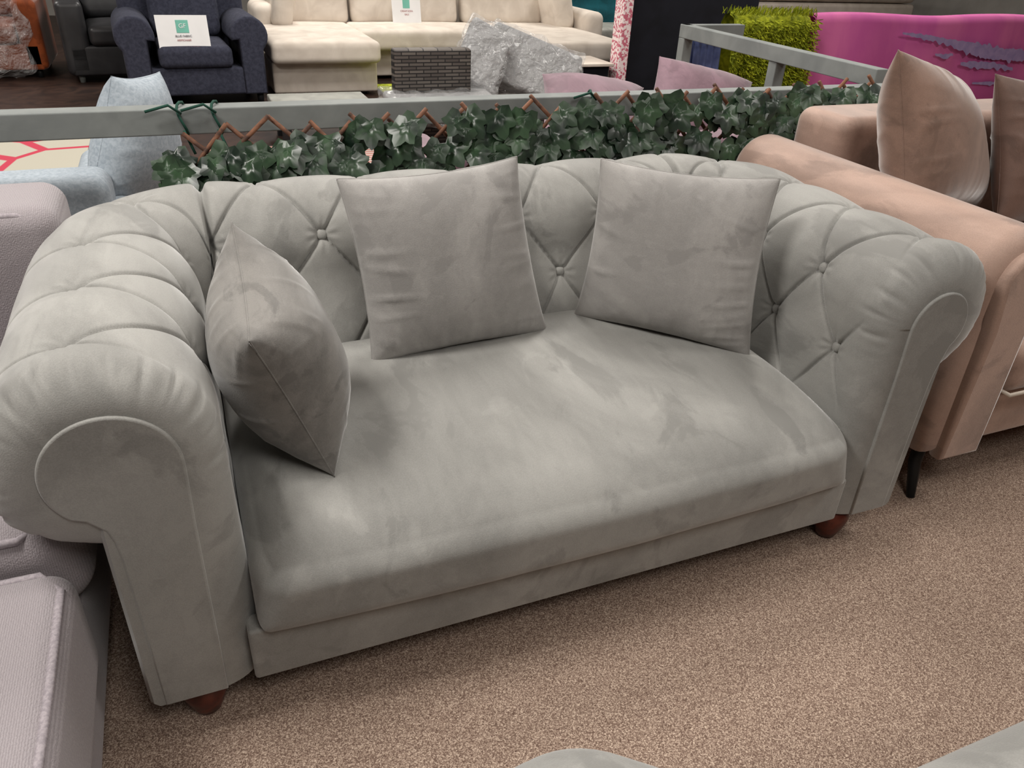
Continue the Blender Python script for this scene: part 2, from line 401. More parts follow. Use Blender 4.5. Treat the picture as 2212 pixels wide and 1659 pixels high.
for row in (-1, 0):
    for n in range(-1, 5):
        p = n+.5*abs(row); s = -SB+2*SB*(p+1)/5; vr = RL[0].vB if row else RL[0].vA
        if -SB+.06 < s < SB-.06:
            c = back_pt(s, vr); nn = Vector((0, -1, .05 if row else .35)).normalized(); button(c+nn*.011, nn)
    for side in (-1, 1):
        for n in range(-1, 3):
            p = n+.5*abs(row); y = (p*.168+.98)*H; t = y-Y0; vr = RL[side].vB if row else RL[side].vA
            if .1 < t < L1-.05:
                c = arm_pt(side, t, vr); nn = Vector((-side, 0, .05 if row else .35)).normalized(); button(c+nn*.011, nn)
for side in (-1, 1):
    r = RL[side]; ie = r.pc-r.pr
    outl = [(.768, VZ0), (.766, .3), (ie+.003, .52), (ie, .62)]
    outl += [(r.pc+r.pr*math.cos(a), .64+r.pr*math.sin(a)) for a in [PI-R(k*7) for k in range(0, 33)]]
    ex, ez = outl[-1]
    outl += [(ex*.5+.448, .5*ez+.276), (.8925, .535), (.886, .510), (.883, .48), (.880, .3), (.878, VZ0)]
    b = MB(); b.slab(outl, 1.082, 1.16, .004, map=lambda x, y, z: (XC+side*x, y, z))
    if side > 0: b.f = [tuple(reversed(f)) for f in b.f]
    part('scroll_panel', b, M['grey'], root, True)
b = MB()
tt = [0, .01]+[L1*k/10 for k in range(1, 11)]+[L1+LA*k/16 for k in range(1, 17)]
def shell_pts(side):
    res = []
    for t in tt:
        row = []
        for d, z in ((.085, VZ0), (.200, VZ0), (.209, VZ0+.01), (.209, .3), (.209, .52), (.207, .575), (.12, .59), (.085, .5)):
            if t < .012: d -= (.007 if t == 0 else 0) if d > .15 else 0
            if t < L1: s, y = SI+d, Y0-.003+t
            else:
                a = (t-L1)/LA*PI/2; s, y = SI-r0+(r0+d)*math.cos(a), CY+(r0+d)*math.sin(a)
            row.append((XC+side*s, y, z))
        res.append(row)
    return res
rows = shell_pts(-1)+shell_pts(1)[::-1]
b.grid(len(rows), 8, lambda i, j: rows[i][j], wrapv=True)
m0 = len(b.v); b.v += [tuple(q) for q in rows[0]]+[tuple(q) for q in rows[-1]]
b.f.append(tuple(m0+k for k in range(8))); b.f.append(tuple(m0+8+k for k in reversed(range(8))))
part('outer_shell', b, M['grey'], root, True)
b = MB()
b.rb((XC, 1.109, .170), (1.435, .05, .130), .008); b.rb((XC, 1.5, .18), (1.40, .74, .11), .01)
part('front_rail', b, M['grey'], root, True)
def seatfn(o):
    o = o.copy()
    yy = max(0, (-o.y-.02)/.377)
    o.z -= .050*yy**2.6*max(0, (o.z+.09)/.19)
    if o.y < -.25: o.y -= .020*(1-(o.x/.7)**2)*sst(-.25, -.39, o.y)
    o.z += .003*noise.noise(o*4)+.0010*noise.noise(o*13)
    return o
b = MB(); b.rb((XC, 1.460, .334), (1.392, .798, .196), .0955, puff=.030, rbot=.022, seg=10, mid=40, fn=seatfn)
seat = part('seat_cushion', b, M['grey'], root, True)
for sx, sy, px in ((-1, 1.145, .815), (1, 1.14, .765), (-1, 2.0, .79), (1, 2.0, .79)):
    b = MB(); b.lathe([(.020, 0), (.026, .004), (.032, .02), (.042, .05), (.046, .072), (.042, .092), (.034, .098), (.034, .110)], (XC+sx*px, sy, 0))
    part('bun_foot', b, M['wood'], root, True)
# ------------------------------------------------------------------ pillows
def pillow(name, label, cs, T, m, group=None, seed=0, flip=1, wr=.006, pinch=.07, n=90, cat='cushion', seam=.0018, kx=.5):
    """cs: TL,TR,BR,BL world corners"""
    tl, tr, br, bl = [Vector(c) for c in cs]; cen = (tl+tr+br+bl)/4
    nrm = ((tr-tl)+(br-bl)).cross((bl-tl)+(br-tr)).normalized()*flip
    def fold(x, sharp=4):
        return max(0, 1-abs(x)*sharp)**1.5
    def P(u, v, sgn):
        uu = u*(1-pinch*(1-v*v)*abs(u)**2); vv = v*(1-pinch*(1-u*u)*abs(v)**2)
        a, c = (uu+1)/2, (vv+1)/2
        p = tl*(1-a)*(1-c)+tr*a*(1-c)+br*a*c+bl*(1-a)*c
        k = max(0, (1-abs(u)**2.4)*(1-abs(v)**2.4))**kx
        w = noise.noise(Vector((u*1.1+seed, v*1.1, sgn*3)))*.07
        eu = sst(.35, .9, abs(u))*(1-abs(u)**14); ev = sst(.35, .9, abs(v))*(1-abs(v)**14)
        s1 = 1 if u > 0 else -1; s2 = 1 if v > 0 else -1
        x1 = noise.noise(Vector((v*4.2+seed+s1*3+.9*u*v, u*.8, sgn))); x2 = noise.noise(Vector((u*4.2+seed*2+s2*3+.9*u*v, v*.8, sgn+7)))
        fd = (fold(x1)-.3)*eu*(.4+1.2*abs(noise.noise(Vector((v*2, s1, seed))))) + (fold(x2)-.3)*ev*(.4+1.4*abs(noise.noise(Vector((u*2, s2, seed+5)))))
        return p+nrm*(sgn*(T*k*(1+w)+fd*wr*(1-abs(u*v))))
    b = MB()
    for sg in (1, -1): b.grid(n, n, lambda i, j: P(math.sin(PI/2*(-1+2*i/(n-1))), math.sin(PI/2*(-1+2*j/(n-1))), sg))
    nn = n*n
    if flip > 0: b.f = [tuple(reversed(f)) if f[0] < nn else f for f in b.f]
    else: b.f = [f if f[0] < nn else tuple(reversed(f)) for f in b.f]
    base = Vector((cen.x, cen.y, min(c.z for c in (tl, tr, br, bl))))
    rt = thing(name, label, cat, base, 0, group)
    part('cover', b, m, rt, True)
    sm = MB(); loop = []
    for k in range(n): loop.append(P(-1+2*k/(n-1), -1, 0))
    for k in range(1, n): loop.append(P(1, -1+2*k/(n-1), 0))
    for k in range(1, n): loop.append(P(1-2*k/(n-1), 1, 0))
    for k in range(1, n-1): loop.append(P(-1, 1-2*k/(n-1), 0))
    sm.tube(loop, seam, 6, closed=True); part('edge_seam', sm, m, rt, True)
    return rt
G = 'grey velvet cushions on the chesterfield'
pillow('cushion', 'shaded grey velvet cushion leaning on the left rolled arm, seen edge-on', [(.045, 1.20, .775), (.060, 1.60, .845), (.15, 1.66, .45), (.168, 1.24, .435)], .122, M['pillow_shaded'], G, 1, wr=.010, pinch=.09, kx=.58)
pillow('cushion', 'square grey velvet cushion standing against the middle of the tufted back', [(.30, 1.735, .88), (.745, 1.755, .90), (.83, 1.685, .44), (.34, 1.655, .435)], .088, M['pillow'], G, 5, wr=.010)
pillow('cushion', 'square grey velvet cushion propped in the corner by the right rolled arm', [(.975, 1.745, .885), (1.325, 1.475, .885), (1.285, 1.40, .435), (.945, 1.755, .44)], .088, M['pillow'], G, 11, wr=.010)
# ------------------------------------------------------------------ generic couch
def scroll_outline(aw, ah, z0, sgn):
    r = aw*.5; o = [(-aw*.28, z0), (-aw*.30, ah-r*1.2)]
    o += [(r*math.cos(a), ah-r+r*math.sin(a)) for a in [PI*1.08-R(k*12) for k in range(0, 21)]]
    o += [(aw*.34, ah-2*r), (aw*.34, z0)]
    return [(sgn*x, z) for x, z in o]
def couch(name, label, cat, loc, rz, w, d, sh, aw, ah, bh, bt, m, n=2, roll=False, foot=.08, fm=None, backn=None, group=None, pipe=None, sthick=.16, bh2=None):
    rt = thing(name, label, cat, loc, rz, group); fm = fm or M['black']
    iw = w-2*aw
    b = MB(); b.rb((0, 0, (foot+sh-sthick)/2), (w-aw*.4, d-.02, sh-sthick-foot), .02); part('base', b, m, rt)
    b = MB(); b.rb((0, d/2-bt/2, (foot+bh)/2), (w-aw*.5, bt, bh-foot), .05); part('back', b, m, rt)
    for k in range(n):
        cw = iw/n; b = MB(); b.rb((-iw/2+cw*(k+.5), -bt/2-.01, sh-sthick/2), (cw-.006, d-bt+.03, sthick), .045, puff=.025); sc = part('seat_cushion', b, m, rt)
        if pipe:
            pm = MB(); x0, x1, y0, y1, zz = -iw/2+cw*k+.03, -iw/2+cw*(k+1)-.03, -d/2-.01, d/2-bt-.02, sh-.012
            pm.tube([(x0, y1, zz), (x0, y0, zz), (x1, y0, zz), (x1, y1, zz)], .006, 6); part('piping', pm, pipe, sc)
    for k in range(backn or 0):
        cw = iw/backn; b = MB(); top = bh2 or bh+.03
        b.rb((-iw/2+cw*(k+.5), d/2-bt-.07, (sh+top)/2), (cw-.01, .18, top-sh), .07, rot=Matrix.Rotation(R(-9), 3, 'X')); part('back_cushion', b, m, rt)
    for sg in (-1, 1):
        b = MB()
        if roll: b.slab([(sg*(w/2-aw/2)+x, z) for x, z in scroll_outline(aw, ah, foot, sg)], -d/2, d/2-.03, .02)
        else: b.rb((sg*(w/2-aw/2), 0, (foot+ah)/2), (aw, d-.02, ah-foot), .05)
        if roll and sg < 0: b.f = [tuple(reversed(f)) for f in b.f]
        part('arm', b, m, rt)
    for sx in (-1, 1):
        for sy in (-1, 1):
            b = MB(); b.tube([(sx*(w/2-.1), sy*(d/2-.09), 0), (sx*(w/2-.1), sy*(d/2-.09), foot+.01)], [.022, .032], 10); part('leg', b, fm, rt)
    return rt
# ------------------------------------------------------------------ lilac sofa (left neighbour)
lr = thing('woven_sofa', 'lilac-grey woven fabric sofa with piped seat beside the left rolled arm', 'sofa', (-.95, 1.4, 0))
b = MB(); b.rb((-.985, 1.23, .19), (1.36, 1.16, .29), .06, seg=5); part('base', b, M['lilac'], lr, True)
b = MB(); b.rb((-.975, .875, .320), (1.38, .56, .23), .045, puff=.014, seg=5, mid=10); s1 = part('chaise_cushion', b, M['lilac'], lr, True)
b = MB(); b.tube([(-1.6, .608, .427), (-.335, .608, .427), (-.304, .635, .424), (-.300, .9, .428), (-.302, 1.095, .424), (-.335, 1.14, .427), (-1.6, 1.145, .427)], .007, 8); part('piping', b, M['lilacpipe'], s1, True)
b = MB(); b.rb((-.95, 1.49, .40), (1.36, .66, .20), .07, puff=.02, seg=5, mid=10); s2 = part('seat_cushion', b, M['lilac'], lr, True)
b = MB(); b.tube([(-1.6, 1.175, .475), (-.36, 1.175, .48), (-.31, 1.22, .48), (-.30, 1.77, .48)], .007, 8); part('piping', b, M['lilacpipe'], s2, True)
b = MB(); b.rb((-.97, 1.95, .44), (1.38, .26, .78), .05, seg=4, mid=10); s3 = part('back', b, M['lilac'], lr, True)
b = MB(); b.tube([(-.30, 1.84, .2), (-.30, 1.84, .77), (-.315, 1.84, .805), (-.36, 1.84, .815), (-1.6, 1.84, .815)], .007, 8); part('piping', b, M['lilacpipe'], s3, True)
for x in (-1.5, -.5):
    for y in (.95, 2.0):
        b = MB(); b.tube([(x, y, 0), (x, y, .06)], .03, 12); part('leg', b, M['black'], lr, True)
# ------------------------------------------------------------------ beige sofa (right neighbour)
br = thing('velvet_sofa', 'tan-beige velvet sofa on black legs right of the chesterfield', 'sofa', (2.6, 1.6, 0))
XA = 1.85
def beige_out():
    o = [(XA+.09, .19), (XA+.09, .6)]
    o += [(XA+.115*math.cos(a), .70+.115*math.sin(a)) for a in [R(-20)+R(k*8) for k in range(0, 30)]]
    o += [(XA-.075, .58), (XA-.085, .5), (XA-.095, .17)]
    return o
def beige_arm(dx):
    b = MB(); b.slab([(x+dx, z) for x, z in beige_out()], 1.15, 2.2, .05, nb=6); b.f = [tuple(reversed(f)) for f in b.f]; part('arm', b, M['beige'], br, True)
beige_arm(0); beige_arm(1.9)
pn = [(XA+.075, .17), (XA+.075, .6)]+[(XA+.08*math.cos(a), .69+.08*math.sin(a)) for a in [R(-10)+R(k*9) for k in range(0, 24)]]+[(XA-.06, .56), (XA-.068, .17)]
b = MB(); b.slab(pn, 1.125, 1.17, .014); b.f = [tuple(reversed(f)) for f in b.f]; part('arm_front_panel', b, M['beige'], br, True)
b = MB(); b.rb((XA+.95, 1.68, .25), (1.75, 1.02, .16), .02); part('base', b, M['beige'], br, True)
b = MB(); b.rb((XA+.99, 2.08, .53), (1.72, .26, .74), .05, seg=4); part('back', b, M['beige'], br, True)
for k in range(2):
    b = MB(); b.rb((XA+.52+.86*k, 1.5, .415), (.855, .74, .16), .05, puff=.02); sc = part('seat_cushion', b, M['beige'], br, True)
    p = MB(); x0, x1 = XA+.11+.86*k, XA+.93+.86*k; p.tube([(x0, 1.8, .35), (x0, 1.125, .35), (x1, 1.125, .35), (x1, 1.8, .35)], .006, 8); part('piping', p, M['white'], sc, True)
for x in (XA-.03, XA+1.9):
    for y in (1.22, 2.1):
        b = MB(); b.tube([(x-.02*(1 if x < 2 else -1), y-.04*(1 if y < 1.5 else -1), 0), (x, y, .1), (x, y, .18)], [.012, .018, .02], 8)
        bb = box((x+.05, y, .165), (.16, .04, .03)); b.add(bb.v, bb.f); part('leg', b, M['black'], br, True)
pillow('cushion', 'large brown-beige velvet cushion with pointed top on the beige sofa, nearest the rail', [at(1940, 108, Y=1.72), at(2040, 165, Y=1.98), at(2110, 455, Y=1.90), at(1950, 475, Y=1.55)], .125, M['brown'], 'cushions on the beige sofa', 3, wr=.008)
pillow('cushion', 'darker brown velvet cushion cut off at the right edge on the beige sofa', [at(2150, 160, Y=1.85), at(2420, 200, Y=1.95), at(2400, 470, Y=1.8), at(2150, 490, Y=1.65)], .10, M['brown2'], 'cushions on the beige sofa', 8, wr=.008)
# ------------------------------------------------------------------ fence rails
def rail(label, pts, w=.07, h=.07, posts=(), zc=.88):
    rt = thing('fence_rail', label, 'fence', (pts[0][0], pts[0][1], 0), 0)
    for (x0, y0), (x1, y1) in zip(pts, pts[1:]):
        L = math.hypot(x1-x0, y1-y0); a = math.atan2(y1-y0, x1-x0); b = MB()
        b.rb(((x0+x1)/2, (y0+y1)/2, zc), (L+w, w, h), .004, rot=Matrix.Rotation(a, 3, 'Z'), seg=2, mid=2); part('rail', b, M['rail'], rt, True, smooth=False)
    for x, y in posts:
        b = MB(); b.rb((x, y, (zc-h/2)/2), (.06, .06, zc-h/2), .004, seg=2, mid=2); part('post', b, M['rail'], rt, True, smooth=False)
    return rt
rail('long grey painted timber rail running behind the chesterfield', [(-2.2, 2.41), (2.62, 2.41)], posts=[(-2.2, 2.41), (-.9, 2.41), (2.60, 2.41)])
rail('grey painted timber side rail leading back towards the rugs', [(2.66, 2.54), (2.74, 4.06), (3.10, 4.08)], w=.06, posts=[(2.74, 4.06), (2.70, 3.2)], zc=.92)
# ------------------------------------------------------------------ ivy trellis
iv = thing('ivy_trellis', 'artificial ivy on expanding willow trellis tied along the grey rail', 'trellis', (1.1, 2.31, .6))
YT = 2.33
ztop = lambda x: .85+.036*(x+.07) if x < 2 else .925
st = MB(); x = -.35
while x < 2.55:
    for sg in (-1, 1):
        zt = ztop(x)+.010+random.uniform(-.01, .03); L = .30; ang = R(45+random.uniform(-4, 4))
        p0 = Vector((x, YT+sg*.008, zt)); p1 = p0+Vector((sg*math.cos(ang), 0, -math.sin(ang)))*L
        if min(p0.x, p1.x) > -.10: st.tube([p0, p1], .0066, 7)
    x += .115
part('willow_lattice', st, M['stick'], iv, True)
lv = MB()
LS = [(90, 1.0), (72, .82), (54, .62), (40, .80), (26, .92), (8, .68), (-14, .70), (-38, .80), (-64, .62), (-90, .38), (-116, .62), (-142, .80), (-166, .70), (172, .68), (154, .92), (140, .80), (126, .62), (108, .82)]
def leaf(c, s, ax):
    n = Vector(ax).normalized(); q = n.to_track_quat('Z', 'Y').to_matrix() @ Matrix.Rotation(PI+random.uniform(-1.1, 1.1), 3, 'Z')
    m = len(LS); cv = random.uniform(.0, .06); cup = random.uniform(-.03, .03)
    vs = [Vector((0, -.10*s, -.010*s))]
    for a, r in LS: vs.append(Vector((.24*s*r*math.cos(R(a)), .24*s*r*math.sin(R(a)), .014*s*(1 if r > .75 else -1))))
    for a, r in LS:
        vs.append(Vector((.52*s*r*math.cos(R(a)), .56*s*r*math.sin(R(a)), -cv*s*r+cup*s*math.cos(2*R(a)))))
    vs = [Vector(c)+q @ v for v in vs]
    lv.add(vs, [(0, 1+i, 1+(i+1) % m) for i in range(m)]+[(1+i, 1+m+i, 1+m+(i+1) % m, 1+(i+1) % m) for i in range(m)])
nl = 0
while nl < 340:
    x = -.06+2.5*random.random()
    if noise.noise(Vector((x*4.1, 4.2, 0))) < -.15 and random.random() < .5: continue
    hi_ = ztop(x)-.005
    if x < .45: hi_ -= .04
    z = random.uniform(.68, hi_)
    leaf((x, YT-.022-random.random()*.05, z), random.uniform(.092, .126), (random.uniform(-.4, .4)-.3, -1, random.uniform(0, .8)))
    nl += 1
part('ivy_leaves', lv, M['leaf'], iv, True, smooth=True)
for x in (.0, .09, 1.28):
    b = MB(); pts = [(x+.01*math.sin(a*2), 2.41+.048*math.cos(a), .88+.046*math.sin(a)) for a in [2*PI*k/16 for k in range(16)]]
    b.tube(pts, .004, 6, closed=True); b.tube([(x, 2.362, .905), (x-.03, 2.35, .93), (x-.09, 2.35, .915)], .004, 6); b.tube([(x, 2.362, .86), (x+.02, 2.34, .80)], .004, 6)
    part('twine_tie', b, M['twine'], iv, True)
# ------------------------------------------------------------------ light blue sofa + pillow behind rail
couch('fabric_sofa', 'light blue fabric sofa just behind the rail at the left', 'sofa', (-.98, 2.93, 0), PI, 1.6, .85, .42, .2, .6, .70, .2, M['ltblue'], n=2, backn=0)
pillow('cushion', 'light blue textured cushion standing upright behind the rail', [at(240, 165, Y=2.75), at(345, 155, Y=2.95), at(400, 425, Y=3.0), at(185, 455, Y=2.65)], .10, M['ltblue'], None, 21, wr=.007)
couch('velvet_sofa', 'mauve velvet sofa behind the ivy trellis', 'sofa', (1.66, 3.15, 0), PI, 1.6, .85, .42, .2, .55, .66, .2, M['mauve'], n=2, backn=0)
pillow('cushion', 'mauve velvet cushion behind the rail with its corner pointing up', [at(1425, 122, Y=3.35), at(1625, 178, Y=3.3), at(1600, 320, Y=3.0), at(1380, 300, Y=3.1)], .11, M['mauve'], 'mauve cushions behind the rail', 31)
pillow('cushion', 'flatter mauve cushion lying behind the rail beside the wrapped garden cushions', [at(1172, 160, Y=3.45), at(1390, 190, Y=3.4), at(1370, 310, Y=3.0), at(1170, 300, Y=3.0)], .10, M['mauve'], 'mauve cushions behind the rail', 35)
# ------------------------------------------------------------------ rugs on the floor
def rug(label, x0, x1, y0, y1, m, z=.008, name='rug'):
    b = box(((x0+x1)/2, (y0+y1)/2, z+.006), (x1-x0, y1-y0, .012)); return tag(part(name, b, m, smooth=False, origin=((x0+x1)/2, (y0+y1)/2, 0)), label, 'rug')
rug('beige floor rug with crossing red lines at the far left', -3.6, -.6, 4.3, 7.1, M['lined'])
rug('pink and cream striped floor rug behind the ivy', .1, 1.2, 4.3, 5.6, M['striped'])
# ------------------------------------------------------------------ far furniture
couch('armchair', 'wide navy fabric armchair with rolled arms and a paper sign', 'armchair', (.16, 7.5, 0), R(3), 1.14, .95, .47, .29, .69, .98, .25, M['navy'], n=1, roll=True, foot=.1, fm=M['black'], backn=1)
def sign(label, c, tilt, w, h, rz=0, lines=()):
    rt = thing('paper_sign', label, 'sign', c, rz)
    rt.rotation_euler = (tilt, 0, rz)
    b = MB(); b.rb((0, 0, h/2), (w, .003, h), .001, seg=1, mid=1); part('sheet', b, M['paper'], rt, smooth=False)
    b = MB(); b.rb((0, -.003, h*.70), (w*.24, .002, h*.34), .0008, seg=1, mid=1); part('logo_square', b, M['mint'], rt, smooth=False)
    for txt, zz, sz, mm in lines:
        cu = bpy.data.curves.new('txt', 'FONT'); cu.body = txt; cu.size = sz; cu.align_x = 'CENTER'; cu.extrude = .0005
        to = bpy.data.objects.new('txt', cu); COL.objects.link(to); bpy.context.view_layer.update()
        me = bpy.data.meshes.new_from_object(to); COL.objects.unlink(to); bpy.data.objects.remove(to)
        me.materials.clear(); me.materials.append(mm)
        o = bpy.data.objects.new('lettering', me); COL.objects.link(o); o.parent = rt; o.location = (0, -.006, h*zz); o.rotation_euler = (PI/2, 0, 0)
    return rt
LN = [('GF', .66, .045, M['paper']), ('BLUE FABRIC', .42, .021, M['ink']), ('ARMCHAIR', .31, .021, M['redink']), ('ASK A MEMBER OF STAFF', .12, .018, M['redink'])]
sg_ = at(403, 114, Y=7.02)
sign('white paper price sign leaning on the navy armchair', (sg_.x, 7.02, sg_.z), R(-12), .38, .27, R(2), LN)
cr = thing('corner_sofa', 'cream fabric U-shaped corner sofa with two chaises in the background', 'sofa', (2.4, 8.6, 0))
def P3(name, c, s, r=.05, puff=.02, rot=None, m=M['cream']):
    b = MB(); b.rb(c, s, r, puff=puff, rot=rot); return part(name, b, m, cr, True)
P3('base', (1.25, 8.1, .17), (.92, 1.5, .26), .02, 0); P3('base', (2.4, 8.55, .17), (1.5, .8, .26), .02, 0); P3('base', (3.62, 8.0, .17), (1.02, 1.6, .26), .02, 0)
P3('chaise_cushion', (1.25, 8.0, .39), (.94, 1.62, .18)); P3('seat_cushion', (2.38, 8.35, .39), (1.36, .8, .18)); P3('chaise_cushion', (3.60, 7.9, .39), (1.06, 1.7, .18))
P3('back', (2.55, 9.0, .42), (3.3, .22, .76), .05, 0); P3('arm', (.90, 8.75, .36), (.22, .7, .6), .08, 0); P3('arm', (4.22, 8.5, .36), (.22, 1.1, .6), .08, 0)
for cx_, w_ in ((1.35, .8), (2.35, 1.15), (3.45, .95)): P3('back_cushion', (cx_, 8.78, .66), (w_, .22, .45), .09, 0, Matrix.Rotation(R(-10), 3, 'X'))
P3('side_cushion', (1.06, 8.5, .64), (.2, .5, .4), .09, 0, Matrix.Rotation(R(12), 3, 'Y')); P3('side_cushion', (3.98, 8.5, .64), (.22, .6, .42), .09, 0, Matrix.Rotation(R(-12), 3, 'Y'))
for x, y in ((.9, 7.45), (1.6, 7.45), (3.25, 7.3), (4.0, 7.3)):
    b = MB(); b.tube([(x, y, 0), (x, y, .05)], .03, 10); part('leg', b, M['black'], cr, True)
s2_ = at(880, 50, Y=8.45)
sign('white paper price sign on the cream corner sofa back', (s2_.x, 8.45, s2_.z), R(-12), .30, .26, 0, [('CREAM SOFA', .40, .022, M['redink']), ('SALE', .28, .022, M['redink'])])
couch('armchair', 'black leather and dark grey velvet armchair left of the navy chair', 'armchair', (-.42, 8.75, 0), R(6), 1.0, .95, .48, .22, .68, 1.0, .22, M['leather'], n=1, backn=1, foot=.07, fm=M['rail'])
oc = couch('armchair', 'burnt orange velvet armchair wrapped in clear plastic at the far left', 'armchair', (-1.52, 9.0, 0), R(0), .95, .9, .46, .2, .66, .95, .2, M['orange'], n=1, backn=1, foot=.08)
b = MB(); b.rb((-.14, -.15, .55), (1.0, 1.0, 1.05), .2, seg=5, mid=22, fn=lambda o: o+Vector((noise.noise(o*6), noise.noise(o*6+Vector((5, 0, 0))), noise.noise(o*6+Vector((0, 5, 0)))))*.09)
part('plastic_wrap', b, M['plastic2'], oc)
th = thing('headboard', 'teal tufted velvet headboard beyond the cream sofa', 'headboard', (5.4, 9.9, 0))
b = MB(); b.rb((5.4, 9.9, .6), (1.3, .14, 1.2), .04, mid=24, fn=lambda o: o+Vector((0, -.02*abs(math.sin(o.x*14))*abs(math.sin(o.z*14)), 0))); part('padded_panel', b, M['teal'], th, True)
b = MB(); b.rb((5.4, 9.45, .2), (1.3, .7, .36), .04); part('bed_base', b, M['greybox'], th, True)
# rattan set
rt = thing('rattan_sofa', 'grey-brown rattan garden sofa in the middle background', 'sofa', (2.0, 5.6, 0))
b = MB(); b.rb((1.62, 5.36, .34), (.54, .10, .66), .02); part('side_arm', b, M['wicker'], rt, True)
b = MB(); b.rb((2.25, 5.75, .12), (1.7, .7, .22), .02); part('seat_base', b, M['wicker'], rt, True)
b = MB(); b.rb((2.35, 6.14, .26), (1.5, .08, .50), .02); part('backrest', b, M['wicker'], rt, True)
def wrapcush(label, c, s, rot):
    rr = thing('garden_cushion', label, 'cushion', c, 0, 'plastic-wrapped garden cushions')
    b = MB(); b.rb((0, 0, 0), s, .03, rot=rot); part('cushion_pad', b, M['cushgrey'], rr)
    b = MB(); b.rb((0, 0, 0), tuple(q+.04 for q in s), .03, rot=rot, mid=30, seg=3, fn=lambda o: o+Vector((noise.noise(o*11), noise.noise(o*11+Vector((4, 0, 0))), noise.noise(o*11+Vector((0, 4, 0)))))*.028); part('plastic_wrap', b, M['plastic'], rr)
c1 = at(1040, 125, Y=5.55); c2 = at(1150, 148, Y=5.66); c3 = at(960, 200, Y=5.2)
wrapcush('plastic-wrapped grey garden cushion tipped up on one corner', c1, (.32, .13, .46), Matrix.Rotation(R(-30), 3, 'X') @ Matrix.Rotation(R(30), 3, 'Y'))
wrapcush('plastic-wrapped grey garden cushion leaning to the right of the tipped one', c2, (.72, .13, .44), Matrix.Rotation(R(-35), 3, 'X') @ Matrix.Rotation(R(24), 3, 'Y'))
wrapcush('plastic-wrapped grey garden cushion lying flat on the rattan seat', (c3.x, 5.2, .33), (.75, .45, .1), Matrix.Rotation(R(6), 3, 'X'))
ct = thing('coffee_table', 'low pale stone-topped coffee table in front of the cream sofa', 'table', (1.0, 5.9, 0))
b = MB(); b.rb((.93, 5.8, .26), (.68, .45, .05), .01); part('table_top', b, M['greybox'], ct, True)
for x in (.66, 1.2):
    for y in (5.64, 5.96):
        b = MB(); b.rb((x, y, .12), (.06, .06, .24), .005); part('leg', b, M['black'], ct, True)
rug('lime green shaggy floor rug in front of the cream sofa', 1.75, 2.4, 6.4, 7.7, M['green'], .03)
bb = thing('display_board', 'tall black display board with a pink floral edge strip', 'board', (4.1, 6.4, 0))
b = MB(); b.rb((4.35, 6.4, 1.0), (1.35, .08, 2.0), .01); part('black_panel', b, M['blackcloth'], bb, True)
b = MB(); b.rb((3.63, 6.36, 1.0), (.10, .16, 2.0), .02); part('floral_strip', b, M['floral'], bb, True)
db = thing('display_box', 'low black display box with a pale top in front of the cream chaise', 'box', (3.05, 6.3, 0))
b = MB(); b.rb((3.2, 6.5, .2), (.62, .4, .38), .01); part('box_body', b, M['blackcloth'], db, True)
b = MB(); b.rb((3.2, 6.5, .40), (.68, .46, .025), .005); part('box_top', b, M['cream'], db, True)
def hang(label, x0, x1, y, zt, zb, m):
    rt = thing('hanging_rug', label, 'rug', ((x0+x1)/2, y, 0), 0)
    b = MB(); prof_ = [(-.10, zb), (-.09, (zb+zt)/2), (-.075, zt-.06), (-.05, zt-.015), (0, zt), (.05, zt-.015), (.075, zt-.06), (.09, zb+.1)]
    pr2 = [(a*.85, z-.012) for a, z in prof_][::-1]; ring = prof_+pr2; n = 30
    b.grid(n, len(ring), lambda i, j: (x0+(x1-x0)*i/(n-1), y+ring[j][0]+.008*math.sin(i*.9), ring[j][1]+.008*math.sin(i*.4)), wrapv=True)
    b.f = [tuple(reversed(f)) for f in b.f]
    part('rug_body', b, m, rt, True); return rt
mg = hang('magenta rug with faded lilac-blue streaks hanging at the upper right', 3.82, 6.3, 4.3, 1.0, .3, M['magenta'])
pm = MB()
def streak(pts, top):
    up = []; dn = []
    for i in range(len(pts)-1):
        for k in range(16):
            t = k/16; x, y, h = [pts[i][q]*(1-t)+pts[i+1][q]*t for q in range(3)]
            up.append(at(x, y-h*(1+.8*noise.noise(Vector((x*.12, top, 0)))), Y=4.186)); dn.append(at(x, y+h*(1+1.0*noise.noise(Vector((x*.12, top, 5)))), Y=4.186))
    n = len(up); vs = up+dn; pm.add(vs, [(i, n+i, n+i+1, i+1) for i in range(n-1)])
streak([(1950, 72, 2), (2000, 80, 6), (2050, 92, 7), (2110, 108, 16), (2170, 118, 13), (2230, 120, 14), (2300, 118, 5)], 1)
streak([(2075, 138, 3), (2100, 140, 8), (2150, 142, 7), (2190, 150, 3)], 2)
streak([(2020, 118, 2), (2040, 122, 6), (2060, 118, 2)], 3)
streak([(2100, 180, 2), (2160, 180, 5), (2230, 186, 6), (2290, 186, 3)], 4)
part('printed_streaks', pm, M['rugmark'], mg, True, smooth=False)
g = hang('lime green shaggy rug hanging left of the magenta rug', 3.18, 3.76, 4.28, 1.0, .3, M['green'])
b = MB()
for i in range(5200):
    x = random.uniform(3.16, 3.78); z = random.uniform(.3, 1.03)
    if z > .97: y = 4.28+random.uniform(-.09, .06); z = .99
    else: y = 4.28-.10
    d = Vector((random.uniform(-.6, .6), -1 if z < .97 else random.uniform(-.8, .2), random.uniform(-1.2, .3) if z < .97 else .9)).normalized()*random.uniform(.03, .055)
    sd = Vector((random.uniform(-1, 1), 0, random.uniform(-1, 1))).normalized()*.004
    p = Vector((x, y, z)); b.add([p-sd, p+sd, p+d+sd*.6, p+d-sd*.6], [(0, 1, 2, 3)])
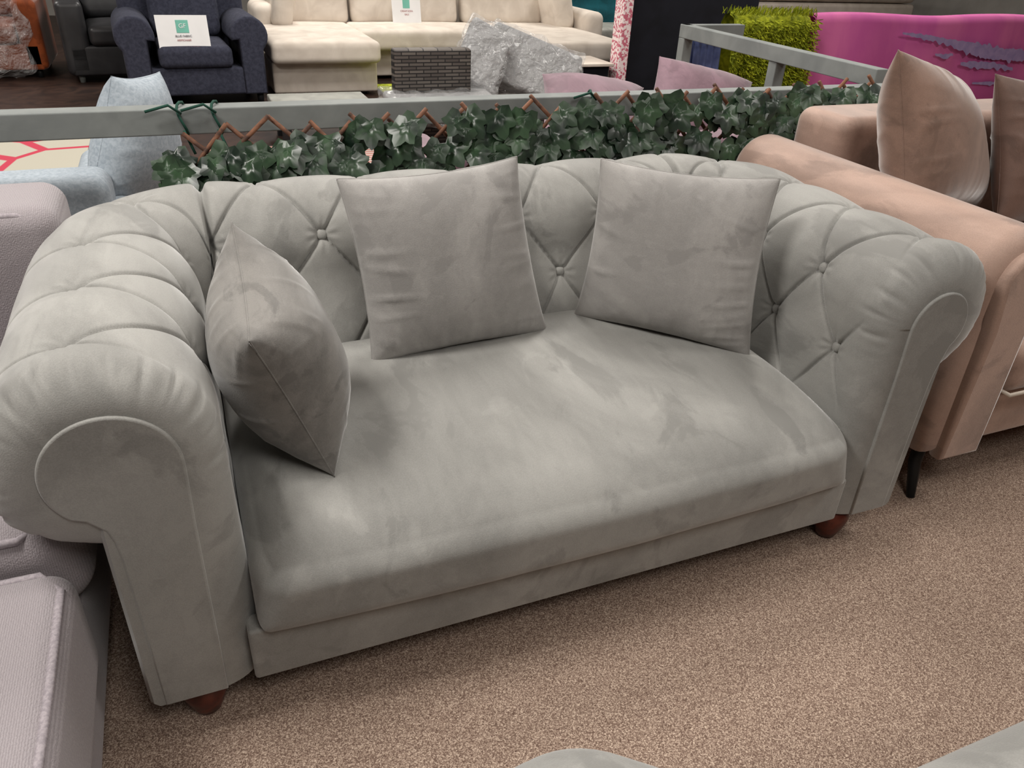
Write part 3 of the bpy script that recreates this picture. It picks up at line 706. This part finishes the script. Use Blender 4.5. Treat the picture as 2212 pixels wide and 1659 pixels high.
sh = part('shag_pile', b, M['green'], g, True, smooth=False); sh['kind'] = 'stuff'
hang('plain blue rug hanging on the side rail at the far corner', 2.86, 3.06, 4.22, .90, .3, M['denim'])
b = MB(); b.rb((8.0, 9.6, .85), (3.4, 1.4, .26), .08, mid=14); b.rb((8.0, 9.6, .36), (3.4, 1.4, .70), .05)
tag(part('mattress_stack', b, M['cream'], origin=(8, 9.6, 0)), 'cream mattresses stacked behind the hanging rugs', 'mattress')
# ------------------------------------------------------------------ foreground armchair: one arm end and the rolled back edge
A1 = at(1375, 1612, Z=.64); ZB = .62
q1 = at(2000, 1662, Z=ZB); q2 = at(2230, 1560, Z=ZB); e_ = (q2-q1).normalized(); nrm_ = Vector((e_.y, -e_.x, 0))
if nrm_.dot(Vector((0, 0, 0))-Vector((q1.x, q1.y, 0))) < 0: nrm_ = -nrm_
dA = Vector((0, 0, 0))-Vector((A1.x, A1.y, 0)); dA.normalize()
fc = thing('armchair', 'grey velvet armchair cut off by the bottom edge, only its rounded tops showing', 'armchair', (.25, .12, 0))
c_ = A1+dA*.300; an = math.atan2(dA.y, dA.x)
b = MB(); b.rb((c_.x, c_.y, .36), (.70, .32, .56), .15, seg=8, mid=12, rbot=.03, rot=Matrix.Rotation(an, 3, 'Z')); part('arm', b, M['grey'], fc, True)
c_ = q1+e_*.24+nrm_*.11; an = math.atan2(e_.y, e_.x)
b = MB(); b.rb((c_.x, c_.y, .345), (.72, .30, .57), .14, seg=8, mid=12, rbot=.03, rot=Matrix.Rotation(an, 3, 'Z')); part('back', b, M['grey'], fc, True)
b = MB(); b.rb((.36, .06, .25), (.55, .45, .28), .05); part('seat_cushion', b, M['grey'], fc, True)
for x, y in ((.15, -.08), (.55, -.08), (.15, .2), (.55, .2)):
    b = MB(); b.lathe([(.02, 0), (.04, .04), (.04, .13)], (x, y, 0), 14); part('foot', b, M['wood'], fc, True)
# ------------------------------------------------------------------ lights
w = bpy.data.worlds.new('world'); scn.world = w; w.use_nodes = True; w.node_tree.nodes['Background'].inputs[0].default_value = (.9, .93, 1, 1); w.node_tree.nodes['Background'].inputs[1].default_value = .3
def area(loc, sx, sy, e, col=(1, .96, .905)):
    l = bpy.data.lights.new('ceiling_lamp', 'AREA'); l.shape = 'RECTANGLE'; l.size = sx; l.size_y = sy; l.energy = e; l.color = col
    o = bpy.data.objects.new('ceiling_lamp', l); COL.objects.link(o); o.location = loc; return o
area((-1.3, 1.4, 3.2), .9, .9, 104); area((1.6, 3.0, 3.2), 1, 1, 54); area((.6, -1.0, 3.2), 1.2, 1.2, 50)
area((3.4, .6, 3.2), 1, 1, 54)
for x in (-2.5, 1.5, 5.5):
    for y in (5.5, 9): area((x, y, 3.2), 1.2, 1.2, 85)
